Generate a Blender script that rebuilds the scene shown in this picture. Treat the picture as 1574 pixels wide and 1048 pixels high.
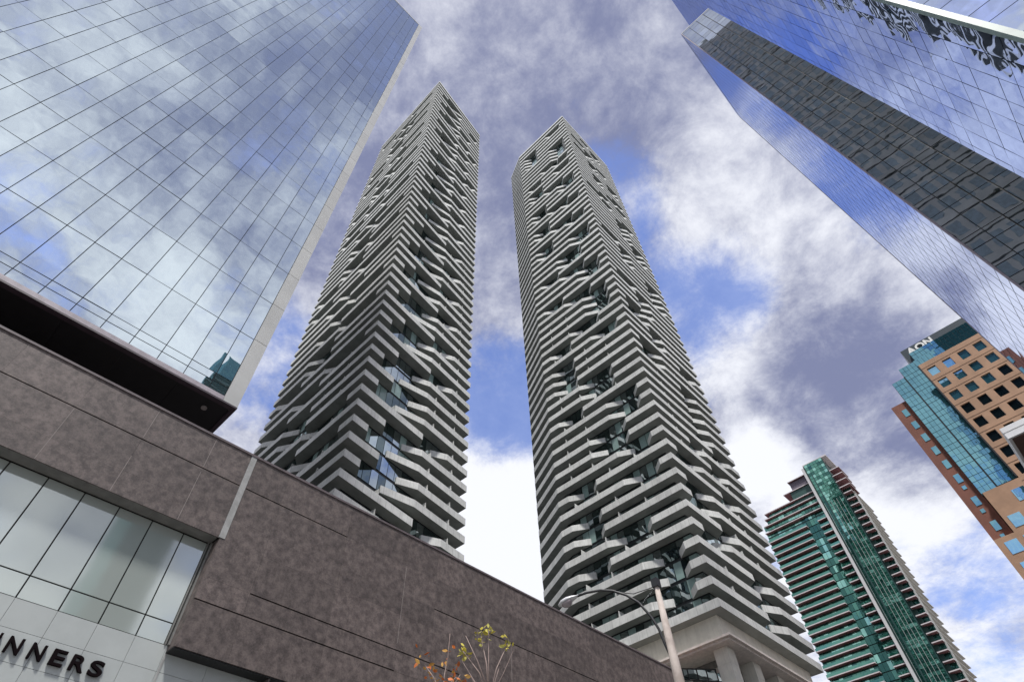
import bpy, math, random
from mathutils import Vector, Matrix
random.seed(7)
rad = math.radians
scene = bpy.context.scene
for o in list(bpy.data.objects):
    bpy.data.objects.remove(o)
COL = scene.collection

# ------------------------------------------------------------------ camera
CAM = Vector((0, 0, 1.7))
# rows: the place's X, Y, Z axes in camera axes (right, down, forward)
RW = ((0.69686862, 0.55110091, 0.45897920),
      (-0.71650834, 0.56303818, 0.41182982),
      (-0.03146303, -0.61585371, 0.78723204))
cam_d = bpy.data.cameras.new('camera')
cam = bpy.data.objects.new('camera', cam_d)
COL.objects.link(cam)
M = Matrix([[RW[i][0], -RW[i][1], -RW[i][2], CAM[i]] for i in range(3)] + [[0, 0, 0, 1]])
cam.matrix_world = M
cam_d.sensor_width = 36.0
cam_d.lens = 20.234
cam_d.clip_start = 0.1
cam_d.clip_end = 5000
scene.camera = cam

# ------------------------------------------------------------------ light
SUN = Vector((-0.62, -0.66, 1.70)).normalized()
sun_d = bpy.data.lights.new('sun', 'SUN')
sun_d.energy = 4.4
sun_d.angle = rad(6)
sun_d.color = (1.0, 0.97, 0.93)
sun = bpy.data.objects.new('sun', sun_d)
sun.rotation_euler = SUN.to_track_quat('Z', 'Y').to_euler()
sun.location = (0, 0, 300)
COL.objects.link(sun)

scene.view_settings.view_transform = 'Standard'
scene.view_settings.look = 'None'
scene.view_settings.exposure = 0.0
scene.view_settings.gamma = 1.0
scene.view_settings.use_curve_mapping = False
scene.render.engine = 'CYCLES'
scene.cycles.max_bounces = 8
scene.cycles.glossy_bounces = 5
scene.cycles.diffuse_bounces = 3


def direction(az, el):
    return (math.cos(rad(el)) * math.cos(rad(az)), math.cos(rad(el)) * math.sin(rad(az)), math.sin(rad(el)))


class NT:
    """small helper for node trees"""
    def __init__(s, tree):
        s.t = tree
        s.t.nodes.clear()

    def n(s, kind, **kw):
        nd = s.t.nodes.new(kind)
        for k, v in kw.items():
            setattr(nd, k, v)
        return nd

    def link(s, a, b):
        s.t.links.new(a, b)

    def put(s, sock, v):
        if isinstance(v, bpy.types.NodeSocket):
            s.link(v, sock)
        else:
            sock.default_value = v

    def math(s, op, a, b=None, c=None, clamp=False):
        nd = s.n('ShaderNodeMath', operation=op, use_clamp=clamp)
        s.put(nd.inputs[0], a)
        if b is not None:
            s.put(nd.inputs[1], b)
        if c is not None:
            s.put(nd.inputs[2], c)
        return nd.outputs[0]

    def mixc(s, f, a, b, mode='MIX'):
        nd = s.n('ShaderNodeMix', data_type='RGBA', blend_type=mode)
        s.put(nd.inputs[0], f)
        s.put(nd.inputs[6], a if isinstance(a, bpy.types.NodeSocket) else (*a[:3], 1))
        s.put(nd.inputs[7], b if isinstance(b, bpy.types.NodeSocket) else (*b[:3], 1))
        return nd.outputs[2]

    def noise(s, vec, scale, detail=4, rough=0.55, dist=0.0, w=None):
        nd = s.n('ShaderNodeTexNoise')
        if w is not None:
            nd.noise_dimensions = '4D'
            nd.inputs['W'].default_value = w
        if vec is not None:
            s.link(vec, nd.inputs['Vector'])
        nd.inputs['Scale'].default_value = scale
        nd.inputs['Detail'].default_value = detail
        nd.inputs['Roughness'].default_value = rough
        nd.inputs['Distortion'].default_value = dist
        return nd.outputs[0]

    def ramp(s, f, lo, hi, a=0.0, b=1.0, smooth=True):
        nd = s.n('ShaderNodeMapRange')
        nd.interpolation_type = 'SMOOTHSTEP' if smooth else 'LINEAR'
        s.put(nd.inputs[0], f)
        nd.inputs[1].default_value = lo
        nd.inputs[2].default_value = hi
        nd.inputs[3].default_value = a
        nd.inputs[4].default_value = b
        return nd.outputs[0]


# ------------------------------------------------------------------ sky
world = bpy.data.worlds.new('World')
scene.world = world
world.use_nodes = True
w = NT(world.node_tree)
tc = w.n('ShaderNodeTexCoord')
sep = w.n('ShaderNodeSeparateXYZ')
w.link(tc.outputs['Generated'], sep.inputs[0])
zc = w.math('MAXIMUM', sep.outputs[2], 0.0)
inv = w.math('DIVIDE', 1.0, w.math('ADD', zc, 0.22))
cmb = w.n('ShaderNodeCombineXYZ')
w.link(w.math('MULTIPLY', sep.outputs[0], inv), cmb.inputs[0])
w.link(w.math('MULTIPLY', sep.outputs[1], inv), cmb.inputs[1])
pv = cmb.outputs[0]
big = w.noise(pv, 3.0, 12, 0.63, 0.3, w=3.1)
fine = w.noise(pv, 11.0, 12, 0.70, 0.25, w=8.2)
shade = w.noise(pv, 2.3, 9, 0.60, 0.4, w=5.7)


def blobs(lst):
    tot = None
    for az, el, r, amt in lst:
        dt = w.n('ShaderNodeVectorMath', operation='DOT_PRODUCT')
        w.link(tc.outputs['Generated'], dt.inputs[0])
        dt.inputs[1].default_value = direction(az, el)
        f = w.ramp(dt.outputs['Value'], math.cos(rad(r)), 1.0, 0.0, amt)
        tot = f if tot is None else w.math('ADD', tot, f)
    return tot


cover = w.math('ADD', w.math('MULTIPLY', big, 0.70), w.math('MULTIPLY', fine, 0.30))
cover = w.math('ADD', cover, blobs([(44, 47, 8, -0.17), (76, 46, 8, -0.17), (10, 51, 8, -0.15), (17, 62, 7, -0.10),
                                    (3, 38, 13, 0.16), (44, 32, 10, 0.20), (13, 34, 8, 0.14), (0, 57, 9, 0.08),
                                    (4, 20, 6, -0.05), (45, 80, 16, 0.06), (44, 62, 7, 0.05)]))
mask = w.ramp(cover, 0.30, 0.51, 0.14, 1.0)
lift = w.ramp(zc, 0.50, 0.97, 0.25, -0.04)
bright = w.math('ADD', w.math('MULTIPLY_ADD', shade, 1.35, -0.17), w.math('MULTIPLY_ADD', fine, 0.78, -0.39))
bright = w.math('ADD', bright, lift)
bright = w.math('ADD', bright, blobs([(3, 37, 10, -0.34), (-1, 44, 8, -0.10), (44, 33, 11, 0.35), (14, 35, 5, 0.32),
                                      (6, 28, 6, 0.25), (0, 57, 11, 0.14), (-9, 68, 9, 0.08), (2, 30, 5, -0.12)]))
cl1 = w.ramp(bright, 0.30, 0.90)
ccol = w.mixc(cl1, (0.230, 0.257, 0.420), (0.97, 0.99, 1.06))
sky = w.n('ShaderNodeTexSky', sky_type='NISHITA')
sky.sun_disc = False
sky.sun_elevation = math.asin(SUN.z)
sky.sun_rotation = math.atan2(SUN.x, SUN.y)
sky.altitude = 80
sky.air_density = 1.2
sky.dust_density = 0.6
sky.ozone_density = 2.5
b1 = w.n('ShaderNodeBackground')
w.link(w.mixc(1.0, sky.outputs[0], (1.15, 1.15, 1.55), 'MULTIPLY'), b1.inputs[0])
b1.inputs[1].default_value = 0.15
b2 = w.n('ShaderNodeBackground')
w.link(ccol, b2.inputs[0])
b2.inputs[1].default_value = 1.0
mx = w.n('ShaderNodeMixShader')
w.link(mask, mx.inputs[0])
w.link(b1.outputs[0], mx.inputs[1])
w.link(b2.outputs[0], mx.inputs[2])
wo = w.n('ShaderNodeOutputWorld')
w.link(mx.outputs[0], wo.inputs[0])

# ------------------------------------------------------------------ materials
MATS = {}


def mat(name, color, rough=0.7, metal=0.0, var=0.12, scale=2.0, color2=None, streak=0.0, bump=0.0, bump_scale=8.0, nrough=0.6, joints=0.0,
        objvar=0.0, spec=0.5, detail=5, contrast=(0.35, 0.65), emit=None):
    if name in MATS:
        return MATS[name]
    m = bpy.data.materials.new(name)
    m.use_nodes = True
    t = NT(m.node_tree)
    p = t.n('ShaderNodeBsdfPrincipled')
    out = t.n('ShaderNodeOutputMaterial')
    t.link(p.outputs[0], out.inputs[0])
    geo = t.n('ShaderNodeNewGeometry')
    pos = geo.outputs['Position']
    f = t.ramp(t.noise(pos, scale, detail, nrough), contrast[0], contrast[1])
    c2 = color2 if color2 else tuple(max(0, c * (1 - var * 2)) for c in color)
    c = t.mixc(f, c2, color)
    if streak:
        mp = t.n('ShaderNodeMapping')
        mp.inputs['Scale'].default_value = (1.6, 1.6, 0.08)
        t.link(pos, mp.inputs[0])
        s = t.ramp(t.noise(mp.outputs[0], 2.2, 4, 0.65), 0.45, 0.75, 0.0, streak)
        c = t.mixc(s, c, tuple(x * 0.45 for x in color))
    if joints:
        # casting joints and slight tone changes from panel to panel, measured along the wall
        sn = t.n('ShaderNodeSeparateXYZ')
        t.link(geo.outputs['True Normal'], sn.inputs[0])
        sp_ = t.n('ShaderNodeSeparateXYZ')
        t.link(pos, sp_.inputs[0])
        al = t.math('SUBTRACT', t.math('MULTIPLY', sn.outputs[1], sp_.outputs[0]), t.math('MULTIPLY', sn.outputs[0], sp_.outputs[1]))
        q = t.math('DIVIDE', al, joints)
        line = t.math('LESS_THAN', t.math('FRACT', q), 0.04)
        wn = t.n('ShaderNodeTexWhiteNoise', noise_dimensions='1D')
        t.link(t.math('FLOOR', q), wn.inputs['W'])
        c = t.mixc(t.math('MULTIPLY', wn.outputs[0], 0.16), c, tuple(x * 0.5 for x in color))
        c = t.mixc(t.math('MULTIPLY', line, 0.40), c, tuple(x * 0.3 for x in color))
    if objvar:
        oi = t.n('ShaderNodeObjectInfo')
        k = t.ramp(oi.outputs['Random'], 0, 1, 1 - objvar, 1 + objvar, smooth=False)
        cm = t.n('ShaderNodeVectorMath', operation='SCALE')
        t.link(c, cm.inputs[0])
        t.link(k, cm.inputs['Scale'])
        c = cm.outputs[0]
    t.link(c, p.inputs['Base Color'])
    p.inputs['Roughness'].default_value = rough
    p.inputs['Metallic'].default_value = metal
    p.inputs['Specular IOR Level'].default_value = spec
    if emit:
        p.inputs['Emission Color'].default_value = (*color, 1)
        p.inputs['Emission Strength'].default_value = emit
    if bump:
        b = t.n('ShaderNodeBump')
        b.inputs['Strength'].default_value = bump
        b.inputs['Distance'].default_value = 0.02
        t.link(t.noise(pos, bump_scale, 4, 0.6), b.inputs['Height'])
        t.link(b.outputs[0], p.inputs['Normal'])
    MATS[name] = m
    return m


def mirror(name, tint, rough=0.015, wave=0.02, wave_scale=0.35, under=(0.02, 0.03, 0.035), refl=0.85, objvar=0.05):
    """coated curtain-wall glass: a dark body under a strong tinted reflection, faintly wavy"""
    if name in MATS:
        return MATS[name]
    m = bpy.data.materials.new(name)
    m.use_nodes = True
    t = NT(m.node_tree)
    out = t.n('ShaderNodeOutputMaterial')
    geo = t.n('ShaderNodeNewGeometry')
    pos = geo.outputs['Position']
    b = t.n('ShaderNodeBump')
    b.inputs['Strength'].default_value = 1.0
    b.inputs['Distance'].default_value = wave
    t.link(t.noise(pos, wave_scale, 2, 0.5), b.inputs['Height'])
    g = t.n('ShaderNodeBsdfGlossy')
    g.inputs['Roughness'].default_value = rough
    oi = t.n('ShaderNodeObjectInfo')
    k = t.ramp(oi.outputs['Random'], 0, 1, 1 - objvar, 1 + objvar, smooth=False)
    cm = t.n('ShaderNodeVectorMath', operation='SCALE')
    cm.inputs[0].default_value = tint
    t.link(k, cm.inputs['Scale'])
    t.link(cm.outputs[0], g.inputs['Color'])
    t.link(b.outputs[0], g.inputs['Normal'])
    d = t.n('ShaderNodeBsdfDiffuse')
    d.inputs['Color'].default_value = (*under, 1)
    lw = t.n('ShaderNodeLayerWeight')
    lw.inputs['Blend'].default_value = 0.35
    f = t.ramp(lw.outputs['Fresnel'], 0.0, 1.0, refl, 1.0, smooth=False)
    x = t.n('ShaderNodeMixShader')
    t.link(f, x.inputs[0])
    t.link(d.outputs[0], x.inputs[1])
    t.link(g.outputs[0], x.inputs[2])
    t.link(x.outputs[0], out.inputs[0])
    MATS[name] = m
    return m


CONC = mat('white precast concrete', (0.69, 0.70, 0.675), 0.85, var=0.08, scale=0.7, streak=0.34, objvar=0.07, bump=0.15, joints=1.32)
SOFFIT_SHADE = mat('grey green soffit with painted shade', (0.24, 0.255, 0.24), 0.9, var=0.10, scale=0.5)  # balcony undersides coloured darker than the parapets to deepen their shade
CONC_B = mat('cream stone cladding', (0.76, 0.74, 0.66), 0.8, var=0.06, scale=0.8, streak=0.2)
CORE = mat('dark window frame', (0.022, 0.028, 0.032), 0.5, var=0.2)
GL_BR = mirror('pale blue window glass', (0.74, 0.84, 0.86), refl=0.62, wave=0.01)
GL_DK = mirror('dark window glass', (0.36, 0.45, 0.46), refl=0.40, wave=0.01, under=(0.012, 0.02, 0.02))
GL_GR = mat('pale green back-painted glass', (0.27, 0.38, 0.36), 0.25, var=0.06, objvar=0.12)
FAC_L = mirror('silver blue curtain wall glass', (0.79, 0.88, 0.91), rough=0.008, wave=0.014, wave_scale=0.3, refl=0.86,
               under=(0.17, 0.19, 0.20), objvar=0.035)
FAC_P = mirror('deep blue curtain wall glass', (0.52, 0.61, 0.88), rough=0.012, wave=0.05, wave_scale=0.22, refl=0.86,
               under=(0.02, 0.03, 0.06), objvar=0.06)
FAC_S = mirror('pale blue curtain wall glass', (0.70, 0.75, 0.90), rough=0.012, wave=0.006, wave_scale=0.3, refl=0.86,
               under=(0.02, 0.03, 0.06), objvar=0.06)
FAC_Q = mirror('smoked curtain wall glass', (0.74, 0.80, 0.86), rough=0.015, wave=0.018, wave_scale=0.4, refl=0.70,
               under=(0.035, 0.045, 0.04), objvar=0.10)
FAC_Q2 = mirror('white blue curtain wall glass', (0.80, 0.88, 0.93), refl=0.88)
ALU = mat('grey aluminium panel', (0.46, 0.46, 0.44), 0.45, var=0.05, scale=0.5, metal=0.2, objvar=0.05)
STONE = mat('mottled brown stone', (0.150, 0.119, 0.109), 0.6, scale=2.8, color2=(0.044, 0.033, 0.031), detail=14, nrough=0.80,
            contrast=(0.35, 0.66), objvar=0.15, bump=0.3, bump_scale=16, streak=0.25)
PALE = mat('pale grey wall panel', (0.40, 0.425, 0.415), 0.45, var=0.04, scale=0.8, objvar=0.03)
BLACK = mat('black soffit', (0.010, 0.010, 0.011), 0.6)
DARKM = mat('black metal', (0.015, 0.015, 0.017), 0.45)


# ------------------------------------------------------------------ mesh helpers
class MB:
    def __init__(s):
        s.v = []
        s.f = []
        s.mi = {}

    def quad(s, a, b, c, d):
        i = len(s.v)
        s.v += [tuple(a), tuple(b), tuple(c), tuple(d)]
        s.f.append((i, i + 1, i + 2, i + 3))

    def poly(s, pts):
        i = len(s.v)
        s.v += [tuple(p) for p in pts]
        s.f.append(tuple(range(i, i + len(pts))))

    def box(s, x0, x1, y0, y1, z0, z1):
        i = len(s.v)
        s.v += [(x0, y0, z0), (x1, y0, z0), (x1, y1, z0), (x0, y1, z0), (x0, y0, z1), (x1, y0, z1), (x1, y1, z1), (x0, y1, z1)]
        s.f += [tuple(i + k for k in q) for q in ((0, 3, 2, 1), (4, 5, 6, 7), (0, 1, 5, 4), (1, 2, 6, 5), (2, 3, 7, 6), (3, 0, 4, 7))]

    def obox(s, c, ux, uy, uz, hx, hy, hz):
        i = len(s.v)
        c = Vector(c)
        for sz in (-1, 1):
            for sx, sy in ((-1, -1), (1, -1), (1, 1), (-1, 1)):
                s.v.append(tuple(c + ux * (sx * hx) + uy * (sy * hy) + uz * (sz * hz)))
        s.f += [tuple(i + k for k in q) for q in ((0, 3, 2, 1), (4, 5, 6, 7), (0, 1, 5, 4), (1, 2, 6, 5), (2, 3, 7, 6), (3, 0, 4, 7))]

    def prism(s, pts, z0, z1):
        n = len(pts)
        s.poly([(p[0], p[1], z0) for p in reversed(pts)])
        s.poly([(p[0], p[1], z1) for p in pts])
        for k in range(n):
            a, b = pts[k], pts[(k + 1) % n]
            s.quad((a[0], a[1], z0), (b[0], b[1], z0), (b[0], b[1], z1), (a[0], a[1], z1))

    def tube(s, pts, rads, seg=8):
        rings = []
        pts = [Vector(p) for p in pts]
        for k, p in enumerate(pts):
            d = (pts[min(k + 1, len(pts) - 1)] - pts[max(k - 1, 0)]).normalized()
            a = d.cross(Vector((0, 0, 1)))
            if a.length < 1e-3:
                a = Vector((1, 0, 0))
            a.normalize()
            b = d.cross(a)
            r = rads[k] if isinstance(rads, (list, tuple)) else rads
            i = len(s.v)
            for q in range(seg):
                t = 2 * math.pi * q / seg
                s.v.append(tuple(p + a * (r * math.cos(t)) + b * (r * math.sin(t))))
            rings.append(i)
        for k in range(len(rings) - 1):
            for q in range(seg):
                q2 = (q + 1) % seg
                s.f.append((rings[k] + q, rings[k] + q2, rings[k + 1] + q2, rings[k + 1] + q))
        s.f.append(tuple(rings[0] + q for q in reversed(range(seg))))
        s.f.append(tuple(rings[-1] + q for q in range(seg)))

    def mesh(s, name, m):
        me = bpy.data.meshes.new(name)
        me.from_pydata(s.v, [], s.f)
        for x in (m if isinstance(m, (list, tuple)) else [m]):
            me.materials.append(x)
        for k, q in s.mi.items():
            me.polygons[k].material_index = q
        me.update()
        return me

    def build(s, name, m, parent=None, kind=None, smooth=False, label=None):
        me = s.mesh(name, m)
        if smooth:
            for p in me.polygons:
                p.use_smooth = True
        o = bpy.data.objects.new(name, me)
        COL.objects.link(o)
        adopt(o, parent)
        if kind:
            o['kind'] = kind
        if label:
            o['label'] = label
        return o


def wpos(o):
    v = Vector(o.location)
    while o.parent:
        o = o.parent
        v += Vector(o.location)
    return v


def adopt(o, parent):
    if parent is not None:
        o.parent = parent
        o.location = Vector(o.location) - wpos(parent)


def thing(name, label, cat, loc, group=None):
    o = bpy.data.objects.new(name, None)
    COL.objects.link(o)
    o.location = loc
    o['label'] = label
    o['category'] = cat
    if group:
        o['group'] = group
    return o


def onscreen(p):
    d = Vector(p) - CAM
    c = [RW[0][k] * d.x + RW[1][k] * d.y + RW[2][k] * d.z for k in range(3)]
    if c[2] < 0.1:
        return None
    x, y = 884.7 * c[0] / c[2] + 787, 884.7 * c[1] / c[2] + 524
    if -40 < x < 1614 and -40 < y < 1088:
        return c[2]
    return None


def panes(parent, name, lst, limit, stuff_name, tilt=0.0012, shared={}):
    """lst: (centre, across, up, outward, width, height, material, maybe_object) - the nearest in view become parts"""
    near = []
    for k, q in enumerate(lst):
        if q[7]:
            dd = onscreen(q[0])
            if dd is not None:
                near.append((dd, k))
    near.sort()
    chosen = set(k for _, k in near[:limit])
    rest = {}
    for k, (c, ux, uy, un, wd, ht, m, _) in enumerate(lst):
        a, b = random.gauss(0, tilt), random.gauss(0, tilt)
        n2 = (un + ux * a + uy * b).normalized()
        x2 = (ux - n2 * ux.dot(n2)).normalized()
        y2 = n2.cross(x2) if n2.cross(x2).dot(uy) > 0 else -n2.cross(x2)
        if k in chosen:
            key = (name, round(wd, 2), round(ht, 2), m.name)
            if key not in shared:
                mb = MB()
                mb.box(-wd / 2, wd / 2, -ht / 2, ht / 2, -0.03, 0)
                shared[key] = mb.mesh(name, m)
            o = bpy.data.objects.new(name, shared[key])
            COL.objects.link(o)
            z2 = x2.cross(y2)
            if z2.dot(n2) < 0:
                x2 = -x2
                z2 = -z2
            R = Matrix((x2, y2, n2)).transposed()
            o.rotation_euler = R.to_euler()
            o.location = c
            adopt(o, parent)
        else:
            rest.setdefault(m.name, (MB(), m))[0].obox(Vector(c) - un * 0.015, x2, y2, n2, wd / 2, ht / 2, 0.015)
    for mb, m in rest.values():
        mb.build(stuff_name, m, parent, kind='stuff')


UX, UY, UZ = Vector((1, 0, 0)), Vector((0, 1, 0)), Vector((0, 0, 1))


# ------------------------------------------------------------------ ground
def ground():
    mb = MB()
    mb.quad((-2500, -2500, 0), (2500, -2500, 0), (2500, 2500, 0), (-2500, 2500, 0))
    o = mb.build('ground', mat('city ground concrete', (0.18, 0.175, 0.165), 0.9, scale=0.05))
    o['kind'] = 'structure'
    mb = MB()
    mb.box(-200, 400, 4.0, 19.5, 0.004, 0.13)
    o = mb.build('pavement', mat('pale pavement concrete', (0.29, 0.285, 0.275), 0.9, scale=0.6))
    o['kind'] = 'structure'
    mb = MB()
    mb.quad((-400, -9, 0.006), (900, -9, 0.006), (900, 3.9, 0.006), (-400, 3.9, 0.006))
    o = mb.build('road', mat('asphalt', (0.055, 0.055, 0.057), 0.9, scale=3))
    o['kind'] = 'structure'
    mb = MB()
    mb.box(-200, 400, 3.85, 4.0, 0.006, 0.134)
    o = mb.build('kerb', mat('kerb granite', (0.32, 0.32, 0.31), 0.8))
    o['kind'] = 'structure'
    mb = MB()
    for k in range(-20, 60):
        mb.box(k * 6.0, k * 6.0 + 3, -2.6, -2.48, 0.008, 0.012)
    o = mb.build('lane_marking', mat('road paint', (0.75, 0.75, 0.72), 0.7))
    o['kind'] = 'structure'


ground()


# ------------------------------------------------------------------ polygons
def inset(poly, d):
    """inward offset of a counter-clockwise polygon"""
    n = len(poly)
    out = []
    for k in range(n):
        p0, p1, p2 = Vector(poly[k - 1]), Vector(poly[k]), Vector(poly[(k + 1) % n])
        e1, e2 = (p1 - p0).normalized(), (p2 - p1).normalized()
        n1, n2 = Vector((-e1.y, e1.x)), Vector((-e2.y, e2.x))
        b = (n1 + n2)
        b = b / (1 + n1.dot(n2))
        out.append(p1 + b * d)
    return out


# ------------------------------------------------------------------ rippling balcony towers
def ripple_tower(name, label, foot, z_top0, step, floors, low, rights, lefts, group, right_end, base):
    """foot: CCW footprint, foot[0] the corner nearest the street; foot[1] right of it, foot[-1] left of it"""
    G, PT, HP = 1.65, 0.17, 1.14
    poly = [Vector(p) for p in foot]
    gpoly, ipoly = inset(poly, G), inset(poly, PT)
    root = thing(name, label, 'tower', (poly[0].x, poly[0].y, 0), group)
    A = poly[0]
    rdir = (poly[1] - A).normalized()
    ldir = (poly[-1] - A).normalized()
    rn = Vector((-rdir.y, rdir.x))
    ln = Vector((ldir.y, -ldir.x))
    Lr, Ll = (poly[1] - A).length, (poly[-1] - A).length

    def R(u, s):
        p = A + rdir * u
        return (p + rn * s, p + rn * min(s + PT, G), p + rn * G)

    def L(v, s):
        p = A + ldir * v
        return (p + ln * s, p + ln * min(s + PT, G), p + ln * G)

    def K(k):
        return (poly[k], ipoly[k], gpoly[k])

    def balcony(pts, zt, closed=False):
        zb = zt - HP
        zf = zb + 0.26
        mb = MB()
        n = len(pts)
        up = lambda p, z: (p[0], p[1], z)
        for k in range(n if closed else n - 1):
            (o1, i1, g1), (o2, i2, g2) = pts[k], pts[(k + 1) % n]
            mb.quad(up(o1, zb), up(o2, zb), up(o2, zt), up(o1, zt))
            mb.quad(up(o1, zt), up(o2, zt), up(i2, zt), up(i1, zt))
            mb.quad(up(i1, zt), up(i2, zt), up(i2, zf), up(i1, zf))
            mb.quad(up(i1, zf), up(i2, zf), up(g2, zf), up(g1, zf))
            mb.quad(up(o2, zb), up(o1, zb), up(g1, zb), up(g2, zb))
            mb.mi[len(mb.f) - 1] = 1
        if not closed:
            for k in (0, n - 1):
                o1, i1, g1 = pts[k]
                mb.poly([up(o1, zb), up(o1, zt), up(i1, zt), up(i1, zf), up(g1, zf), up(g1, zb)])
        return mb

    def screens(mb, pts_uv, fn, zt):
        for u in pts_uv:
            o1, i1, g1 = fn(u, 0)
            c = (i1 + g1) / 2
            d = (g1 - i1)
            if d.length < 0.3:
                continue
            t = d.normalized()
            mb.obox((i1.x, i1.y, zt + 0.16), Vector((t.x, t.y, 0)), Vector((-t.y, t.x, 0)), UZ, 0.04, 0.035, 0.34)
            mb.obox((c.x, c.y, zt + 0.1), Vector((t.x, t.y, 0)), Vector((-t.y, t.x, 0)), UZ, d.length / 2, 0.012, 0.9)

    glass = []
    win_mats = [GL_BR, GL_BR, GL_DK, GL_GR, GL_DK]
    nb = len(poly)
    for n in range(-low, floors + 1):
        zt = z_top0 + step * n
        tr, tl = rights(n), lefts(n)
        if tr is None or tl is None:
            mb = balcony([K(k) for k in range(nb)], zt, True)
            mb.build('balcony', [CONC, SOFFIT_SHADE], root)
        else:
            (er, rr, kr), (el, rl, kl) = tr, tl
            pts = [L(el, G - 0.1), L(el - 1.75, 0.0), K(0), R(er - 1.15, 0.0), R(er, G - 0.1)]
            mb = balcony(pts, zt)
            if n < 26:
                screens(mb, [u for u in (6.6,) if u < er - 1.6], R, zt)
                screens(mb, [u for u in (6.6, 11.9) if u < el - 1.6], L, zt)
            mb.build('balcony', [CONC, SOFFIT_SHADE], root)
            pts = [R(rr, G - 0.2), R(min(rr + kr, Lr - 0.6), 0.0), K(1), K(2)]
            mb = balcony(pts, zt)
            if n < 26:
                screens(mb, [u for u in (15.2, 20.2) if u > rr + kr], R, zt)
            mb.build('balcony', [CONC, SOFFIT_SHADE], root)
            pts = [K(k) for k in range(2, nb)] + [L(min(rl + kl, Ll - 0.5), 0.0), L(rl, G - 0.2)]
            mb = balcony(pts, zt)
            if n < 26:
                screens(mb, [u for u in (15.2, 20.2) if u > rl + kl], L, zt)
            mb.build('balcony', [CONC, SOFFIT_SHADE], root)
        # glazing of this storey
        z0, z1 = zt - HP + 0.28, zt - HP + step - 0.22
        for k in range(nb):
            p, q = gpoly[k], gpoly[(k + 1) % nb]
            ln_ = (q - p).length
            cnt = max(1, round(ln_ / 1.32))
            e = (q - p).normalized()
            un = Vector((e.y, -e.x, 0))
            for j in range(cnt):
                t = (j + 0.5) / cnt * ln_
                c = p + e * t
                expo = False
                if tr is not None and n <= 30:
                    if k == 0:
                        d = (c - A).dot(rdir)
                        expo = er - 0.9 < d < rr + 1.6
                    elif k == nb - 1:
                        d = (c - A).dot(ldir)
                        expo = el - 0.9 < d < rl + 1.6
                m = win_mats[(j * 7 + (n // 2) * 3 + k) % 5] if random.random() < 0.75 else random.choice(win_mats)
                glass.append(((c.x, c.y, (z0 + z1) / 2), Vector((e.x, e.y, 0)), UZ, un, ln_ / cnt - 0.09, z1 - z0, m, expo))
    panes(root, 'window_pane', glass, 290, 'glazing', tilt=0.004)
    mb = MB()
    zlow = z_top0 - step * low - HP
    mb.prism([(p.x, p.y) for p in inset(poly, G + 0.12)], zlow - 0.5, z_top0 + step * floors - 0.3)
    mb.build('core_wall', CORE, root)
    # roof edge and plant storey
    zr = z_top0 + step * floors
    mb = MB()
    mb.prism([(p.x, p.y) for p in inset(poly, 0.06)], zr - 0.28, zr + 0.22)
    mb.build('roof', mat('dark roof edge', (0.12, 0.13, 0.13), 0.7), root)
    mb = MB()
    mb.prism([(p.x, p.y) for p in inset(poly, 5.5)], zr + 0.2, zr + 5.0)
    mb.build('plant_room', CONC, root)
    base(root, poly, zlow)
    return root


LT_FOOT = [(25.3, 51.0), (48.7, 54.7), (47.6, 87.0), (25.3, 84.2)]
RT_FOOT = [(69.8, 29.75), (98.9, 29.75), (98.9, 62.0), (79.0, 66.0), (73.8, 61.9), (69.8, 53.4)]

rs = random.Random(21)
# right face of the left tower: (end of the near balcony, start of the far balcony, length of its taper)
A_, B_, C_, D_, E_ = (14.1, 16.3, 2.4), (6.6, 10.4, 2.8), (3.9, 7.9, 5.0), (3.9, 10.4, 2.8), (6.6, 7.9, 5.0)
LTR_SEQ = {1: A_, 2: C_, 3: B_, 4: C_, 5: B_, 6: A_, 7: C_, 8: B_, 9: C_, 10: B_, 11: A_, 12: C_, 13: B_, 14: A_, 15: C_, 16: B_}


def lt_right(n):
    if n >= 59:
        return None
    if n in LTR_SEQ:
        return LTR_SEQ[n]
    if n < 1:
        return (A_, C_, B_)[n % 3]
    k = (n - 17) % 3
    if n > 40 and n % 7 == 0:
        return (19.0, 20.6, 1.6)
    return (A_, D_, E_)[k]


LA, LB, LC, LD = (5.0, 12.0, 2.6), (16.4, 20.2, 2.6), (24.4, 28.0, 2.6), (12.6, 16.6, 2.6)
LTL_SEQ = [LA, LB, LB, LC, LA, LC, LD, LB]


def lt_left(n):
    if n >= 59:
        return None
    return {6: LA, 8: LB, 10: LB, 11: LA, 12: LC, 7: LB, 9: LC}.get(n, LTL_SEQ[(n * 5 + n // 9) % 8])


a_, b_, c_ = (4.1, 6.9, 2.7), (8.1, 12.2, 2.7), (16.6, 18.9, 2.4)
RTL_SEQ = dict(zip(range(1, 27), [a_, a_, a_, c_, b_, c_, c_, a_, c_, a_, b_, b_, a_, a_, c_, b_, b_, c_, c_, c_, a_, c_, b_, a_, a_, a_]))
RTL_SEQ.update({29: a_, 32: c_, 33: b_, 34: b_, 35: a_, 36: a_, 37: c_, 38: c_, 40: b_, 41: c_, 42: c_, 43: a_, 45: c_, 47: a_, 48: a_, 50: c_, 51: c_})
RT_FILL = [rs.choice([a_, b_, c_]) for _ in range(80)]


def rt_left(n):
    if n <= 0 or n >= 65:
        return None
    return RTL_SEQ.get(n, RT_FILL[n])


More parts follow.
